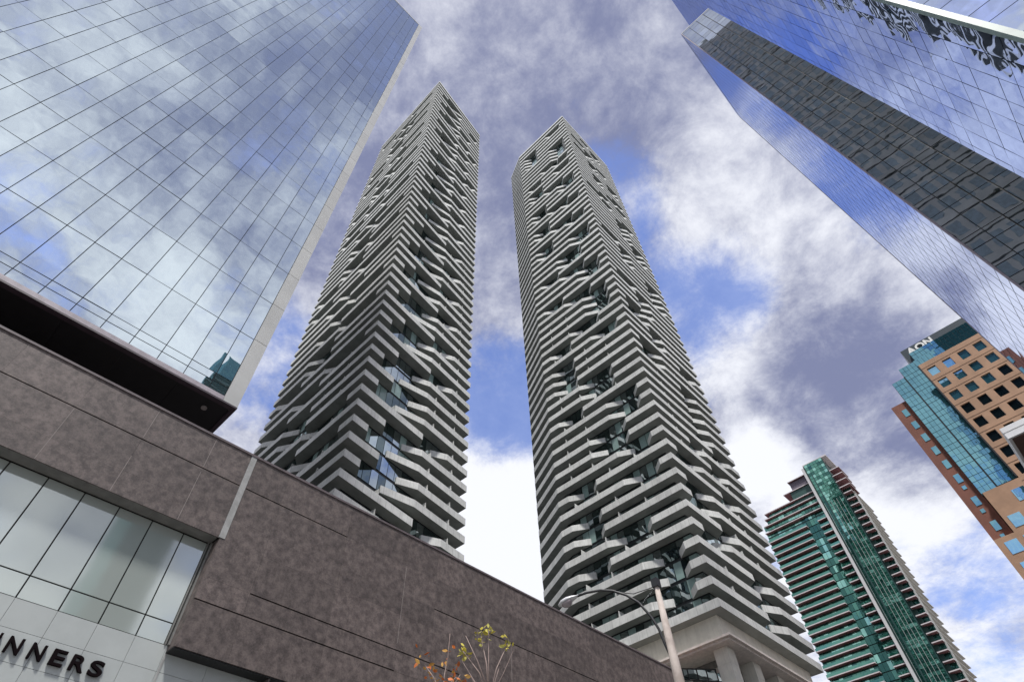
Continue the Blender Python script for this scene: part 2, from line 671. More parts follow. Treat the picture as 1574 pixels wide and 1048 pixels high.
rA, rB, rC, rD = (4.0, 8.1, 2.8), (10.8, 12.3, 2.8), (16.3, 18.4, 2.8), (20.2, 22.6, 2.8)
RTR_SEQ = {1: rC, 2: rC, 3: rC, 4: rA, 5: rB, 6: rA, 7: rA, 8: rC, 9: rA, 10: rC, 11: rB, 12: rD, 13: rC}
RR_FILL = []
while len(RR_FILL) < 90:
    RR_FILL += [rs.choice([rA, rB, rC, rD])] * rs.choice([1, 1, 2])


def rt_right(n):
    if n <= 0 or n >= 65:
        return None
    return RTR_SEQ.get(n, RR_FILL[n])


def lt_base(root, poly, zlow):
    mb = MB()
    mb.prism([(p.x, p.y) for p in inset(poly, 0.4)], 0.0, zlow - 0.51)
    mb.build('base_wall', CONC_B, root)


def rt_base(root, poly, zlow):
    ip = inset(poly, 1.6)
    mb = MB()
    mb.prism([(p.x, p.y) for p in ip], 34.12, zlow - 0.003)
    mb.build('frieze_wall', CONC_B, root)
    mb = MB()
    mb.prism([(p.x, p.y) for p in inset(poly, -0.05)], 33.85, 34.11)
    mb.prism([(p.x, p.y) for p in inset(poly, 0.35)], 33.55, 33.847)
    mb.build('ledge', mat('pale pink stone ledge', (0.74, 0.67, 0.61), 0.7, var=0.08, streak=0.2), root)
    mb = MB()
    mb.prism([(p.x, p.y) for p in inset(poly, 4.2)], 0.0, 33.54)
    mb.build('base_wall', mat('grey lobby wall', (0.22, 0.21, 0.20), 0.8), root)
    # square stone columns along both street faces, in coursed blocks
    spots = [(71.4 + 6.45 * k, 31.35, 1.9, 1.85) for k in range(5)] + [(71.4, 31.35 + 8.6 * k, 1.9, 1.85) for k in (1, 2)]
    for x, y, wx, wy in spots:
        mb = MB()
        z = 0.13
        while z < 33.4:
            z1 = min(z + 2.1, 33.545)
            mb.box(x, x + wx, y, y + wy, z + 0.015, z1 - 0.012)
            z = z1
        mb.box(x + 0.03, x + wx - 0.03, y + 0.03, y + wy - 0.03, 0.13, 33.54)
        mb.build('column', CONC_B, root)
    lst = []
    for j in range(12):
        for r in range(6):
            lst.append(((73.9, 33.9 + j * 1.7, 33.0 - 1.9 - r * 3.2), UY, UZ, -UX, 1.62, 3.1, FAC_Q2 if r < 3 else GL_DK, True))
    panes(root, 'lobby_pane', lst, 40, 'lobby_glazing', 0.003)


LT = ripple_tower('balcony_tower', 'left pale concrete tower of rippling balconies rising behind the brown stone podium',
                  LT_FOOT, 43.77, 2.966, 60, 3, lt_right, lt_left, 'rippling balcony towers', 0, lt_base)
RT = ripple_tower('balcony_tower', 'right pale concrete tower of rippling balconies standing on square columns behind the street lamp',
                  RT_FOOT, 38.5, 3.008, 66, 0, rt_right, rt_left, 'rippling balcony towers', 0, rt_base)


# terrace balustrade and awning at the foot of the right tower
def terrace():
    root = thing('terrace_balustrade', 'dark metal framed glass balustrade sloping past the column of the right tower', 'railing', (71.0, 33.4, 0.13))
    fr = MB()
    p0, p1 = Vector((71.0, 33.4, 31.3)), Vector((71.0, 39.6, 33.35))
    for k in range(6):
        q = p0.lerp(p1, k / 5)
        fr.box(q.x - 0.05, q.x + 0.05, q.y - 0.06, q.y + 0.06, q.z - 1.35, q.z)
    for dz in (0, -1.3):
        d = (p1 - p0)
        c = (p0 + p1) / 2 + Vector((0, 0, dz))
        u = d.normalized()
        fr.obox(c, u, UX, u.cross(UX), d.length / 2 + 0.06, 0.06, 0.06)
    fr.build('frame', DARKM, root)
    for k in range(5):
        a, b = p0.lerp(p1, k / 5), p0.lerp(p1, (k + 1) / 5)
        g = MB()
        g.poly([(71.01, a.y + 0.08, a.z - 1.2), (71.01, b.y - 0.08, b.z - 1.2), (71.01, b.y - 0.08, b.z - 0.08), (71.01, a.y + 0.08, a.z - 0.08)])
        g.build('glass_panel', GL_BR, root)
    d = MB()
    d.box(70.9, 73.8, 33.3, 50.0, 28.2, 28.6)
    d.box(71.2, 73.0, 34.0, 36.0, 0.13, 28.2)
    d.build('terrace_deck', CONC_B, root)
    o = thing('awning', 'orange red awning low between the lamp post and the balustrade', 'awning', (66.5, 35.6, 0))
    a = MB()
    a.poly([(66.0, 34.0, 27.8), (66.0, 38.2, 29.3), (68.2, 38.2, 30.4), (68.2, 34.0, 28.9)])
    a.poly([(66.0, 34.0, 27.6), (68.2, 34.0, 28.7), (68.2, 38.2, 30.2), (66.0, 38.2, 29.1)])
    a.build('canvas', mat('orange red canvas', (0.55, 0.07, 0.02), 0.8), o)
    a = MB()
    for yy in (34.2, 38.0):
        a.box(68.15, 68.25, yy - 0.05, yy + 0.05, 0.13, 29.0 if yy < 35 else 30.3)
    a.build('post', DARKM, o)


terrace()


# ------------------------------------------------------------------ left glass office tower
def left_office():
    root = thing('office_tower', 'silvery glass office tower with a black underside above the brown stone podium', 'tower', (6.26, 27, 0))
    Y = 27.0
    z0, st = 31.32, 4.015
    top = 141.0
    mb = MB()
    mb.box(-46, 6.2, Y + 0.06, 62, 25.75, top - 0.3)
    mb.build('core_wall', mat('grey gasket', (0.035, 0.035, 0.045), 0.6), root)
    rows = [(26.05, 26.72), (26.72, 27.30), (27.30, z0)] + [(z0 + st * k, z0 + st * (k + 1)) for k in range(27)] + [(z0 + st * 27, top)]
    cols = [(4.40, 5.36)] + [(4.40 - 1.49 * (j + 1), 4.40 - 1.49 * j) for j in range(33)]
    lst = []
    for za, zb in rows:
        for xa, xb in cols:
            lst.append((((xa + xb) / 2, Y, (za + zb) / 2), UX, UZ, -UY, xb - xa - 0.042, zb - za - 0.05, FAC_L, zb - za > 1))
    panes(root, 'glass_pane', lst, 296, 'glazing', 0.0032)
    for k in range(-1, 28):
        mb = MB()
        za = 25.72 if k < 0 else z0 + st * k
        zb = min(top, z0 + st * (k + 1))
        mb.box(5.38, 6.26, Y - 0.06, Y + 0.5, za + 0.02, zb - 0.02)
        mb.build('corner_panel', ALU, root)
    mb = MB()
    mb.box(-46, 5.36, Y - 0.08, Y + 0.05, 25.72, 26.03)
    mb.build('sill', mat('mauve grey metal sill', (0.36, 0.32, 0.35), 0.5), root)
    mb = MB()
    mb.box(-46, 6.27, Y - 0.1, Y + 0.25, 25.60, 25.715)
    mb.box(6.02, 6.27, Y + 0.25, 62, 25.60, 25.715)
    mb.build('soffit_trim', mat('dark purple trim', (0.05, 0.035, 0.045), 0.5), root)
    for j in range(18):
        mb = MB()
        mb.box(5.98 - 3.0 * (j + 1) + 0.015, 5.98 - 3.0 * j, Y + 0.26, 61.9, 25.66, 25.73)
        mb.build('soffit_panel', BLACK, root)
    mb = MB()
    for zz in range(1):
        n = 16
        ring = [(4.9 + 0.16 * math.cos(2 * math.pi * k / n), 28.1 + 0.16 * math.sin(2 * math.pi * k / n)) for k in range(n)]
        mb.prism(ring, 25.58, 25.655)
    mb.build('downlight', mat('grey downlight', (0.3, 0.28, 0.27), 0.4), root)
    mb = MB()
    mb.box(-46, 6.26, Y - 0.04, 62, top, top + 0.5)
    mb.build('roof', ALU, root)
    mb = MB()
    mb.box(-44, -1.0, 37.0, 60, 0, 25.65)
    mb.build('recessed_lobby', BLACK, root)


left_office()


# ------------------------------------------------------------------ brown stone podium with the shop front
def podium():
    root = thing('podium_building', 'low mottled brown stone building with a grey shop front in the lower left', 'building', (7.3, 24, 0))
    Y, top, xe = 24.0, 20.96, 44.4
    YW = 24.7
    mb = MB()
    mb.box(7.30, xe - 0.05, Y + 0.09, 46, 11.95, top - 0.10)
    mb.box(-48, 7.30, Y + 0.09, 46, 16.46, top - 0.10)
    mb.box(-48, xe - 0.05, YW + 0.12, 46, 0.0, 16.46)
    mb.build('backing_wall', mat('dark joint', (0.022, 0.019, 0.019), 0.8), root)
    # stone panels: rows with real joints, wide dark reveals only where the wall has them
    rows = [(20.96, 19.12), (19.12, 17.44), (17.44, 16.40), (16.40, 14.66), (14.66, 13.72), (13.72, 11.90)]

    def reveal(z, xa, xb):
        xm = (xa + xb) / 2
        return {19.12: xm < 13.3, 17.44: 19.3 < xm < 36, 16.40: False, 14.66: 9.3 < xm < 21.4, 13.72: 7.2 < xm < 17.5}.get(z, False)

    edges_r = [7.50, 9.35, 13.28, 17.2, 19.36, 21.35, 25.3, 29.2, 33.1, 36.2, 40.3, xe]
    edges_l = [7.20, 5.37, 2.6, -0.15, -2.9, -5.65, -8.4, -11.2, -14, -18, -22, -27, -33, -40, -48]
    for za, zb in rows:
        cells = list(zip(edges_r[:-1], edges_r[1:]))
        if zb >= 16.3:
            cells += list(zip(edges_l[1:], edges_l[:-1]))
        if za <= 16.41:
            cells[0] = (7.27, cells[0][1])
        for xa, xb in cells:
            gt = 0.028 if reveal(za, xa, xb) else 0.002
            gb = 0.028 if reveal(zb, xa, xb) else 0.002
            mb = MB()
            mb.box(xa + 0.003, xb - 0.003, Y + random.uniform(0, 0.004), Y + 0.088, zb + gb, za - gt)
            mb.build('stone_panel', STONE, root)
    for xx, za, zb in ((5.37, 16.42, 18.9), (2.6, 16.42, 18.2), (-0.15, 16.42, 19.05), (-2.9, 17.0, 19.0), (2.6, 19.2, 20.8), (5.37, 19.2, 20.85), (17.2, 15.0, 19.0), (25.3, 13.0, 17.2)):
        mb = MB()
        mb.box(xx - 0.011, xx + 0.011, Y - 0.003, Y + 0.05, za, zb)
        mb.build('mortar_joint', mat('pale mortar', (0.26, 0.225, 0.21), 0.8), root)
    mb = MB()
    mb.box(7.21, 7.49, Y - 0.02, Y + 0.06, 16.42, 20.95)
    mb.build('joint_strip', mat('pale grey joint strip', (0.33, 0.33, 0.32), 0.6), root)
    mb = MB()
    mb.box(-48, xe + 0.02, Y - 0.05, 46.2, top - 0.06, top + 0.05)
    mb.build('coping', mat('brown coping', (0.12, 0.095, 0.10), 0.5), root)
    # soffit over the shop window
    for j in range(16):
        mb = MB()
        xb = 7.19 - 1.36 * j
        mb.box(xb - 1.35, xb, Y + 0.06, YW - 0.02, 16.40, 16.455)
        mb.box(xb - 1.36, xb - 1.30, Y + 0.10, YW - 0.1, 16.375, 16.40)
        mb.build('soffit_panel', mat('grey soffit metal', (0.17, 0.165, 0.155), 0.5), root)
    # return wall of the stone at the side of the window
    mb = MB()
    mb.box(7.262, 7.33, Y + 0.09, YW + 0.1, 11.92, 16.39)
    mb.build('return_panel', STONE, root)
    mb = MB()
    mb.box(7.20, 7.26, YW - 0.14, YW + 0.08, 12.12, 16.39)
    mb.box(7.10, 7.15, YW - 0.05, YW + 0.08, 12.12, 16.39)
    mb.build('jamb', mat('grey jamb metal', (0.2, 0.2, 0.19), 0.4), root)
    # window panes
    f = 24.7 / 25.0
    mx = [7.31 * f - 0.12, 6.10 * f] + [(6.10 - 1.362 * k) * f for k in range(1, 9)]
    zh, ztr, zs = 16.39, 1.7 + (13.05 - 1.7) * f, 1.7 + (12.25 - 1.7) * f
    PANE = mirror('pale shop window glass', (0.70, 0.74, 0.71), refl=0.34, under=(0.42, 0.46, 0.43), wave=0.008, rough=0.06)
    for xb, xa in zip(mx[:-1], mx[1:]):
        for za, zb in ((ztr, zh), (zs, ztr)):
            mb = MB()
            mb.box(xa + 0.025, xb - 0.025, YW + 0.02, YW + 0.06, za + 0.025, zb - 0.025)
            o = mb.build('window_pane', PANE, root)
    # pale panels below and behind the sign
    hz = [zs, 1.7 + (11.33 - 1.7) * f, 1.7 + (10.40 - 1.7) * f, 9.35, 8.3, 7.2, 5.8]
    px = [7.31 * f] + mx[1:]
    ext = [20.2, 18.8, 17.4, 16.0, 14.6, 13.2, 11.8, 10.4, 8.95, 7.31 * f]
    for za, zb in zip(hz[1:], hz[:-1]):
        for xb, xa in list(zip(px[:-1], px[1:])) + list(zip(ext[:-1], ext[1:])):
            mb = MB()
            mb.box(xa + 0.006, xb - 0.006, YW + 0.0, YW + 0.05, za + 0.006, min(zb, 12.3) - 0.006)
            mb.build('wall_panel', PALE, root)
    mb = MB()
    mb.box(7.25, 7.32, YW - 0.03, YW - 0.002, 5.8, 11.85)
    mb.build('joint_strip', mat('pale grey joint strip', (0.33, 0.33, 0.32), 0.6), root)
    mb = MB()
    mb.box(7.262, 20.0, Y + 0.06, YW - 0.002, 11.855, 11.895)
    mb.build('soffit_panel', BLACK, root)
    mb = MB()
    mb.box(11.25, 11.31, Y + 0.1, YW - 0.003, 5.8, 11.85)
    mb.build('pier', STONE, root)
    # sign lettering, one raised letter each
    sign = thing('shop_sign', 'raised black capital letters on the pale grey shop front panels', 'sign', (3.5, YW, 10.4))
    LET = mat('black sign letters', (0.008, 0.005, 0.006), 0.9, spec=0.05)
    zb = 1.7 + (10.622 - 1.7) * f
    hgt = 0.488 * f
    for ch, x, wd in (('W', 1.42, 0.74), ('I', 2.25, 0.07), ('N', 2.545, 0.43), ('N', 3.24, 0.43), ('E', 3.905, 0.43), ('R', 4.53, 0.47), ('S', 5.14, 0.45)):
        cu = bpy.data.curves.new('letter', 'FONT')
        cu.body = ch
        cu.extrude = 0.05
        cu.offset = 0.018
        tmp = bpy.data.objects.new('letter', cu)
        COL.objects.link(tmp)
        bpy.context.view_layer.update()
        me = bpy.data.meshes.new_from_object(tmp.evaluated_get(bpy.context.evaluated_depsgraph_get()))
        bpy.data.objects.remove(tmp)
        xs = [v.co.x for v in me.vertices]
        ys = [v.co.y for v in me.vertices]
        zz = [v.co.z for v in me.vertices]
        x0, x1, y0, y1 = min(xs), max(xs), min(ys), max(ys)
        for v in me.vertices:
            v.co = ((v.co.x - x0) / (x1 - x0) * wd * f, -v.co.z - 0.055, (v.co.y - y0) / (y1 - y0) * hgt)
        me.materials.clear()
        me.materials.append(LET)
        o = bpy.data.objects.new('letter', me)
        COL.objects.link(o)
        o.location = (x * f, YW - 0.02, zb)
        adopt(o, sign)


podium()


# ------------------------------------------------------------------ right glass towers
def right_office():
    root = thing('office_tower', 'deep blue glass tower in the upper right corner with a pale green metal corner', 'tower', (22.26, -14.7, 0))
    Y, X, XE = -14.7, 22.26, 35.3
    top = 150.0
    mb = MB()
    mb.box(X + 0.08, XE - 0.1, -25.5, Y - 0.08, 0, top)
    mb.build('core_wall', mat('dark mullion', (0.02, 0.024, 0.045), 0.5), root)
    lst = []
    f0, st, sp = 39.78, 4.05, 1.57
    for k in range(-9, 32):
        zf = f0 + st * k
        for za, zb in ((zf, zf + st - sp), (zf + st - sp, zf + st)):
            if za > top - 0.6:
                continue
            for j in range(8):
                xa = X + 0.285 + 1.726 * j
                xb = min(xa + 1.726, XE)
                if xb - xa > 0.3:
                    lst.append((((xa + xb) / 2, Y, (za + min(zb, top)) / 2), UX, UZ, UY, xb - xa - 0.05, min(zb, top) - za - 0.05, FAC_P, za > 25))
    panes(root, 'blue_glass_pane', lst, 230, 'glazing', 0.0045)
    lst = []
    z = 1.7 + 35.85 * 0.866 - 4.18 * 7
    k = 0
    while z < 120:
        h = 2.5 if k % 2 == 0 else 1.68
        for j in range(5):
            wd = 2.2 if j else 1.95
            yb = Y - 0.27 - (0 if j == 0 else 1.95 + 2.2 * (j - 1))
            lst.append(((X, yb - wd / 2, z + h / 2), UY, UZ, -UX, wd - 0.06, h - 0.06, FAC_Q2 if j == 0 else FAC_P, True))
        z += h
        k += 1
    panes(root, 'pale_glass_pane', lst, 60, 'glazing', 0.002)
    mb = MB()
    mb.box(X - 0.10, X + 0.27, Y - 0.25, Y + 0.08, 0, top)
    mb.build('corner_trim', mat('pale green corner metal', (0.20, 0.28, 0.25), 0.5), root)
    # the far end wall: grey brown cladding with dark window bands, mirrored in the smoked block
    mb = MB()
    for k in range(37):
        mb.box(XE - 0.098, XE, -25.4, Y - 0.10, 2 + 4.05 * k, min(top, 2 + 4.05 * k + 3.75))
    mb.build('end_wall', mat('grey brown cladding', (0.54, 0.52, 0.53), 0.7, var=0.1, scale=0.4), root)
    mb = MB()
    for q in range(6):
        for k in range(36):
            mb.box(XE + 0.002, XE + 0.03, Y - 0.35 - 1.75 * q - 1.15, Y - 0.35 - 1.75 * q, 3.0 + 4.05 * k, 5.2 + 4.05 * k)
    mb.build('end_wall_window', mat('dark grey teal window', (0.26, 0.32, 0.40), 0.3), root, kind='stuff')
    mb = MB()
    mb.box(X - 0.03, XE + 0.05, -25.6, Y + 0.05, top, top + 0.6)
    mb.build('roof', ALU, root)

    root = thing('office_block', 'smoked glass office block with a blue glass side between two blue towers', 'tower', (45.5, -12.13, 0))
    X, Y0, Y1 = 45.5, -12.13, -19.1
    X1, top = 69.7, 137.5
    mb = MB()
    mb.box(X + 0.07, X1 - 0.03, Y1 - 6, Y0 - 0.07, 0, top)
    mb.build('core_wall', mat('dark frame', (0.012, 0.015, 0.016), 0.5), root)
    lst = []
    f0, st = 1.7 + 45.5 * 0.8279, 4.336
    bay = 1.735
    for k in range(-9, 23):
        zf = f0 + st * k
        for za, zb in ((zf, zf + 1.65), (zf + 1.65, zf + st)):
            if za > top - 0.4:
                continue
            for j in range(7):
                yc = Y0 - 0.1 - bay * (j + 0.5)
                lst.append(((X, yc, (za + min(zb, top)) / 2), UY, UZ, -UX, bay - (0.16 if j == 2 else 0.07), min(zb, top) - za - 0.09, FAC_Q, j < 4))
    panes(root, 'smoked_glass_pane', lst, 260, 'glazing', 0.006)
    lst = []
    for k in range(-9, 23):
        for q in range(2):
            za = f0 + st * k + (0 if q == 0 else 1.65)
            h = 1.65 if q == 0 else st - 1.65
            if za > top - 1:
                continue
            for j in range(14):
                lst.append(((X + 0.15 + 1.715 * (j + 0.5), Y0, za + h / 2), UX, UZ, UY, 1.62, h - 0.10, FAC_S, False))
    panes(root, 'glass_pane', lst, 0, 'glazing', 0.0015)
    mb = MB()
    mb.box(X - 0.06, X + 0.08, Y0 - 0.1, Y0 + 0.05, 0, top)
    mb.box(X1 - 0.05, X1 + 0.08, Y0 - 0.2, Y0 + 0.04, 0, top)
    mb.build('corner_trim', mat('mauve corner metal', (0.34, 0.29, 0.33), 0.4), root)
    mb = MB()
    mb.box(X - 0.03, X1 + 0.03, Y1 - 6, Y0 + 0.03, top, top + 0.25)
    mb.build('roof', ALU, root)

    root = thing('office_tower', 'blue glass tower top just showing above the smoked glass block', 'tower', (56, -22, 0))
    mb = MB()
    mb.box(49.0, 74.0, -34, -26.0, 0, 211)
    mb.box(49.0, 74.0, -25.2, -22.1, 139.0, 211)
    mb.box(49.0, 74.0, -26.0, -25.25, 139.0, 211)
    mb.build('core_wall', mat('dark mullion', (0.02, 0.024, 0.045), 0.5), root)
    lst = []
    for k in range(18):
        for j in range(14):
            lst.append(((49.9 + 1.785 * j, -22.0, 141.0 + 4.0 * k), UX, UZ, UY, 1.73, 3.9, FAC_P, False))
    panes(root, 'glass_pane', lst, 0, 'glazing', 0.004)


right_office()


def entrance_canopy():
    root = thing('roof_canopy', 'white edged roof canopy with a brown underside at the right edge', 'canopy', (30, -2.9, 0))
    mb = MB()
    mb.box(30.0, 46, -14, -2.87, 18.75, 19.02)
    mb.box(30.05, 46, -14, -2.92, 19.02, 19.08)
    mb.box(30.0, 46, -14, -2.87, 19.08, 19.34)
    mb.build('fascia', mat('white canopy metal', (0.70, 0.70, 0.70), 0.4, var=0.03), root)
    for j in range(6):
        for i in range(4):
            mb = MB()
            mb.box(30.12 + 2.6 * j, 30.12 + 2.6 * j + 2.56, -2.99 - 2.7 * i - 2.66, -2.99 - 2.7 * i, 18.70, 18.748)
            mb.build('soffit_panel', mat('brown soffit panel', (0.10, 0.055, 0.04), 0.6), root)
    mb = MB()
    mb.box(36, 41.9, -13.5, -8.5, 0, 18.69)
    mb.build('support_wall', STONE, root)


entrance_canopy()


# ------------------------------------------------------------------ brown and teal tower with the sign
def sign_tower():
    X = 131.0
    F = lambda r: 1.7 + X * r
    root = thing('brick_tower', 'tan office tower with square windows and teal glass corner, lettered at its roof', 'tower', (X, -10, 0))
    TAN = mat('tan stone cladding', (0.47, 0.285, 0.18), 0.8, var=0.10, scale=0.25, objvar=0.0)
    RED = mat('dark brown red cladding', (0.24, 0.095, 0.065), 0.8, var=0.1, scale=0.3)
    TEAL = mirror('teal curtain wall glass', (0.25, 0.50, 0.56), refl=0.68, under=(0.02, 0.10, 0.12), wave=0.02, objvar=0.1)
    SKYG = mirror('sky blue window glass', (0.36, 0.62, 0.78), refl=0.70, under=(0.06, 0.22, 0.30))
    DRK = mirror('near black window glass', (0.14, 0.20, 0.24), refl=0.35, under=(0.006, 0.012, 0.016))
    body = MB()
    body.box(X + 0.7, X + 34, -48, -0.0716 * X - 0.01, 0, F(0.757))
    body.build('core_wall', CORE, root)
    yL = -0.0716 * X                       # left edge of the tan face
    ztop = F(0.758)
    wy, wz = 1.85, 2.32
    cols = [-0.0777 * X - 3.33 * k for k in range(8)]     # left edge of each window
    lowcols = [-0.0185 * X - 3.33 * k for k in range(2)] 
    zrows = [F(0.7435) - 3.985 * k for k in range(26)]
    wall = MB()
    for k in range(len(cols) + 1):
        a = yL if k == 0 else cols[k - 1] - wy
        b = cols[k] if k < len(cols) else a - 12
        wall.box(X, X + 0.7, b, a, 0, ztop)
    for c in cols:
        zt = ztop
        for zr in zrows:
            wall.box(X + 0.004, X + 0.7, c - wy, c, zr, zt)
            zt = zr - wz
        wall.box(X + 0.004, X + 0.7, c - wy, c, 0, zt)
    wall.build('wall', TAN, root)
    # proud stone bands every storey
    for zr in zrows[:22]:
        b = MB()
        b.box(X - 0.05, X - 0.002, -48, yL, zr + 0.55, zr + 0.63)
        b.build('band', mat('pale tan band', (0.38, 0.24, 0.16), 0.8), root)
    for i, c in enumerate(cols):
        for j, zr in enumerate(zrows):
            if zr < 55:
                continue
            blue = j < 3 and i + j < 5 or j >= 9 and i == 0
            o = MB()
            o.box(X + 0.30, X + 0.36, c - wy + 0.04, c - 0.04, zr - wz + 0.04, zr - 0.04)
            win = o.build('window', SKYG if blue else DRK, root)
            fr = MB()
            fr.box(X + 0.22, X + 0.295, c - wy, c, zr - wz, zr - wz + 0.07)
            fr.box(X + 0.22, X + 0.295, c - wy, c - wy + 0.07, zr - wz + 0.07, zr)
            fr.build('frame', mat('pale window frame', (0.45, 0.45, 0.42), 0.5), win)
    # teal glass corner in two steps and a band across the top
    lst = []
    def teal(y0, y1, za, zb, xx, nw, hs):
        n = max(1, round((y1 - y0) / nw))
        r = max(1, round((zb - za) / hs))
        for i in range(n):
            for k in range(r):
                q = (i + 0.5) / n
                hh = (zb - za) / r
                gap = 0.16 if k % 3 == 2 else 0.05
                lst.append(((xx, y0 + (y1 - y0) * q, za + hh * (k + 0.5)), UY, UZ, -UX, (y1 - y0) / n - 0.07, hh - gap, TEAL, False))
    ya, yb, yc = -0.0195 * X, -0.043 * X, -0.0716 * X
    teal(yb + 0.22, ya, F(0.5125), F(0.7544), X + 0.75, 0.9, 1.32)
    teal(yc + 0.3, yb, F(0.5127), F(0.7725), X + 0.4, 0.95, 1.32)
    teal(-30, yc + 0.3, F(0.7585), F(0.7725), X + 0.2, 0.95, 1.83)
    teal(-31, -0.0740 * X, F(0.7735), F(0.7905) + 1.1, X + 1.4, 0.95, 1.1)
    panes(root, 'teal_pane', lst, 0, 'glazing', 0.004)
    b = MB()
    b.box(X + 0.8, X + 20, yb, ya, F(0.5105), F(0.7544))
    b.box(X + 0.45, X + 19.9, yc + 0.002, yb - 0.003, F(0.5105), F(0.7725))
    b.box(X + 0.25, X + 19.8, -30.2, yc - 0.002, ztop + 0.003, F(0.7725) - 0.01)
    b.box(X + 1.45, X + 19.7, -31.2, -0.0738 * X, F(0.7725) + 0.003, F(0.7905) + 1.1)
    b.build('glass_backing', mat('dark teal frame', (0.012, 0.05, 0.06), 0.5), root)
    b = MB()
    b.box(X + 0.5, X + 0.79, yb + 0.003, yb + 0.18, F(0.5125), F(0.7544))
    b.box(X - 0.02, X + 0.35, yc + 0.003, yc + 0.25, F(0.5127), F(0.757))
    b.build('recess', DARKM, root)
    # sign box
    b = MB()
    b.box(X + 2.2, X + 18, -31, -8.55, F(0.79), F(0.8025) + 1.8)
    b.box(X + 2.2, X + 18, -9.7, -8.55, F(0.7725) + 0.004, F(0.79))
    b.build('sign_box', mat('dark teal box', (0.02, 0.04, 0.055), 0.4), root)
    # red brown wing on the left with small windows
    b = MB()
    ye = 0.0062 * X
    b.box(X + 1.6, X + 24, ya - 0.1, ye, 0, F(0.707) + 1.1)
    b.build('wing_wall', RED, root)
    zz = F(0.6934) + 1.0
    k = 0
    while zz > 50:
        h = 1.95 if (k < 5 or k % 2 == 1) else 0.8
        q = MB()
        q.box(X + 1.52, X + 1.598, -0.0045 * X - (1.05 if h > 1 else 0.7), -0.0045 * X, zz - h, zz)
        q.build('small_window', TEAL, root)
        zz -= 3.73 if k < 5 else 2.75
        k += 1
    b = MB()
    b.box(X + 0.002, X + 19, yc + 0.004, -0.0213 * X, 0, F(0.5103))
    b.box(X + 0.004, X + 19, -0.0213 * X + 0.002, 0.006 * X, 0, F(0.4445))
    b.build('lower_wall', TAN, root)
    for yy, rws in ((-0.0025, (0.4366, 0.4061, 0.3756)), (-0.0268, (0.4671, 0.4366, 0.4061, 0.3756)), (-0.0523, (0.4976, 0.4671, 0.4366, 0.4061))):
        for rr_ in rws:
            q = MB()
            q.box(X - 0.06, X - 0.001, yy * X - 2.1, yy * X, F(rr_) - 2.35, F(rr_))
            q.build('large_window', SKYG, root)
    sg = thing('roof_sign', 'white capital letters on the dark box at the roof of the tan tower', 'sign', (X + 2.1, -12, F(0.785)))
    WH = mat('white sign letters', (0.85, 0.85, 0.82), 0.5, var=0.02)
    for ch, y, wd in (('A', -0.0735 * X, 1.95), ('O', -0.0885 * X, 2.05), ('N', -0.1050 * X, 1.75)):
        cu = bpy.data.curves.new('letter', 'FONT')
        cu.body = ch
        cu.extrude = 0.05
        cu.offset = 0.035
        tmp = bpy.data.objects.new('letter', cu)
        COL.objects.link(tmp)
        bpy.context.view_layer.update()
        me = bpy.data.meshes.new_from_object(tmp.evaluated_get(bpy.context.evaluated_depsgraph_get()))
        bpy.data.objects.remove(tmp)
        xs = [v.co.x for v in me.vertices]
        ys = [v.co.y for v in me.vertices]
        x0, x1, y0, y1 = min(xs), max(xs), min(ys), max(ys)
        for v in me.vertices:
            v.co = (-v.co.z * 2 - 0.15, -(v.co.x - x0) / (x1 - x0) * wd, (v.co.y - y0) / (y1 - y0) * 1.95)
        me.materials.clear()
        me.materials.append(WH)
        o = bpy.data.objects.new('letter', me)
        COL.objects.link(o)
        o.location = (X + 2.1, y, F(0.7866) + 1.45)
        adopt(o, sg)


sign_tower()


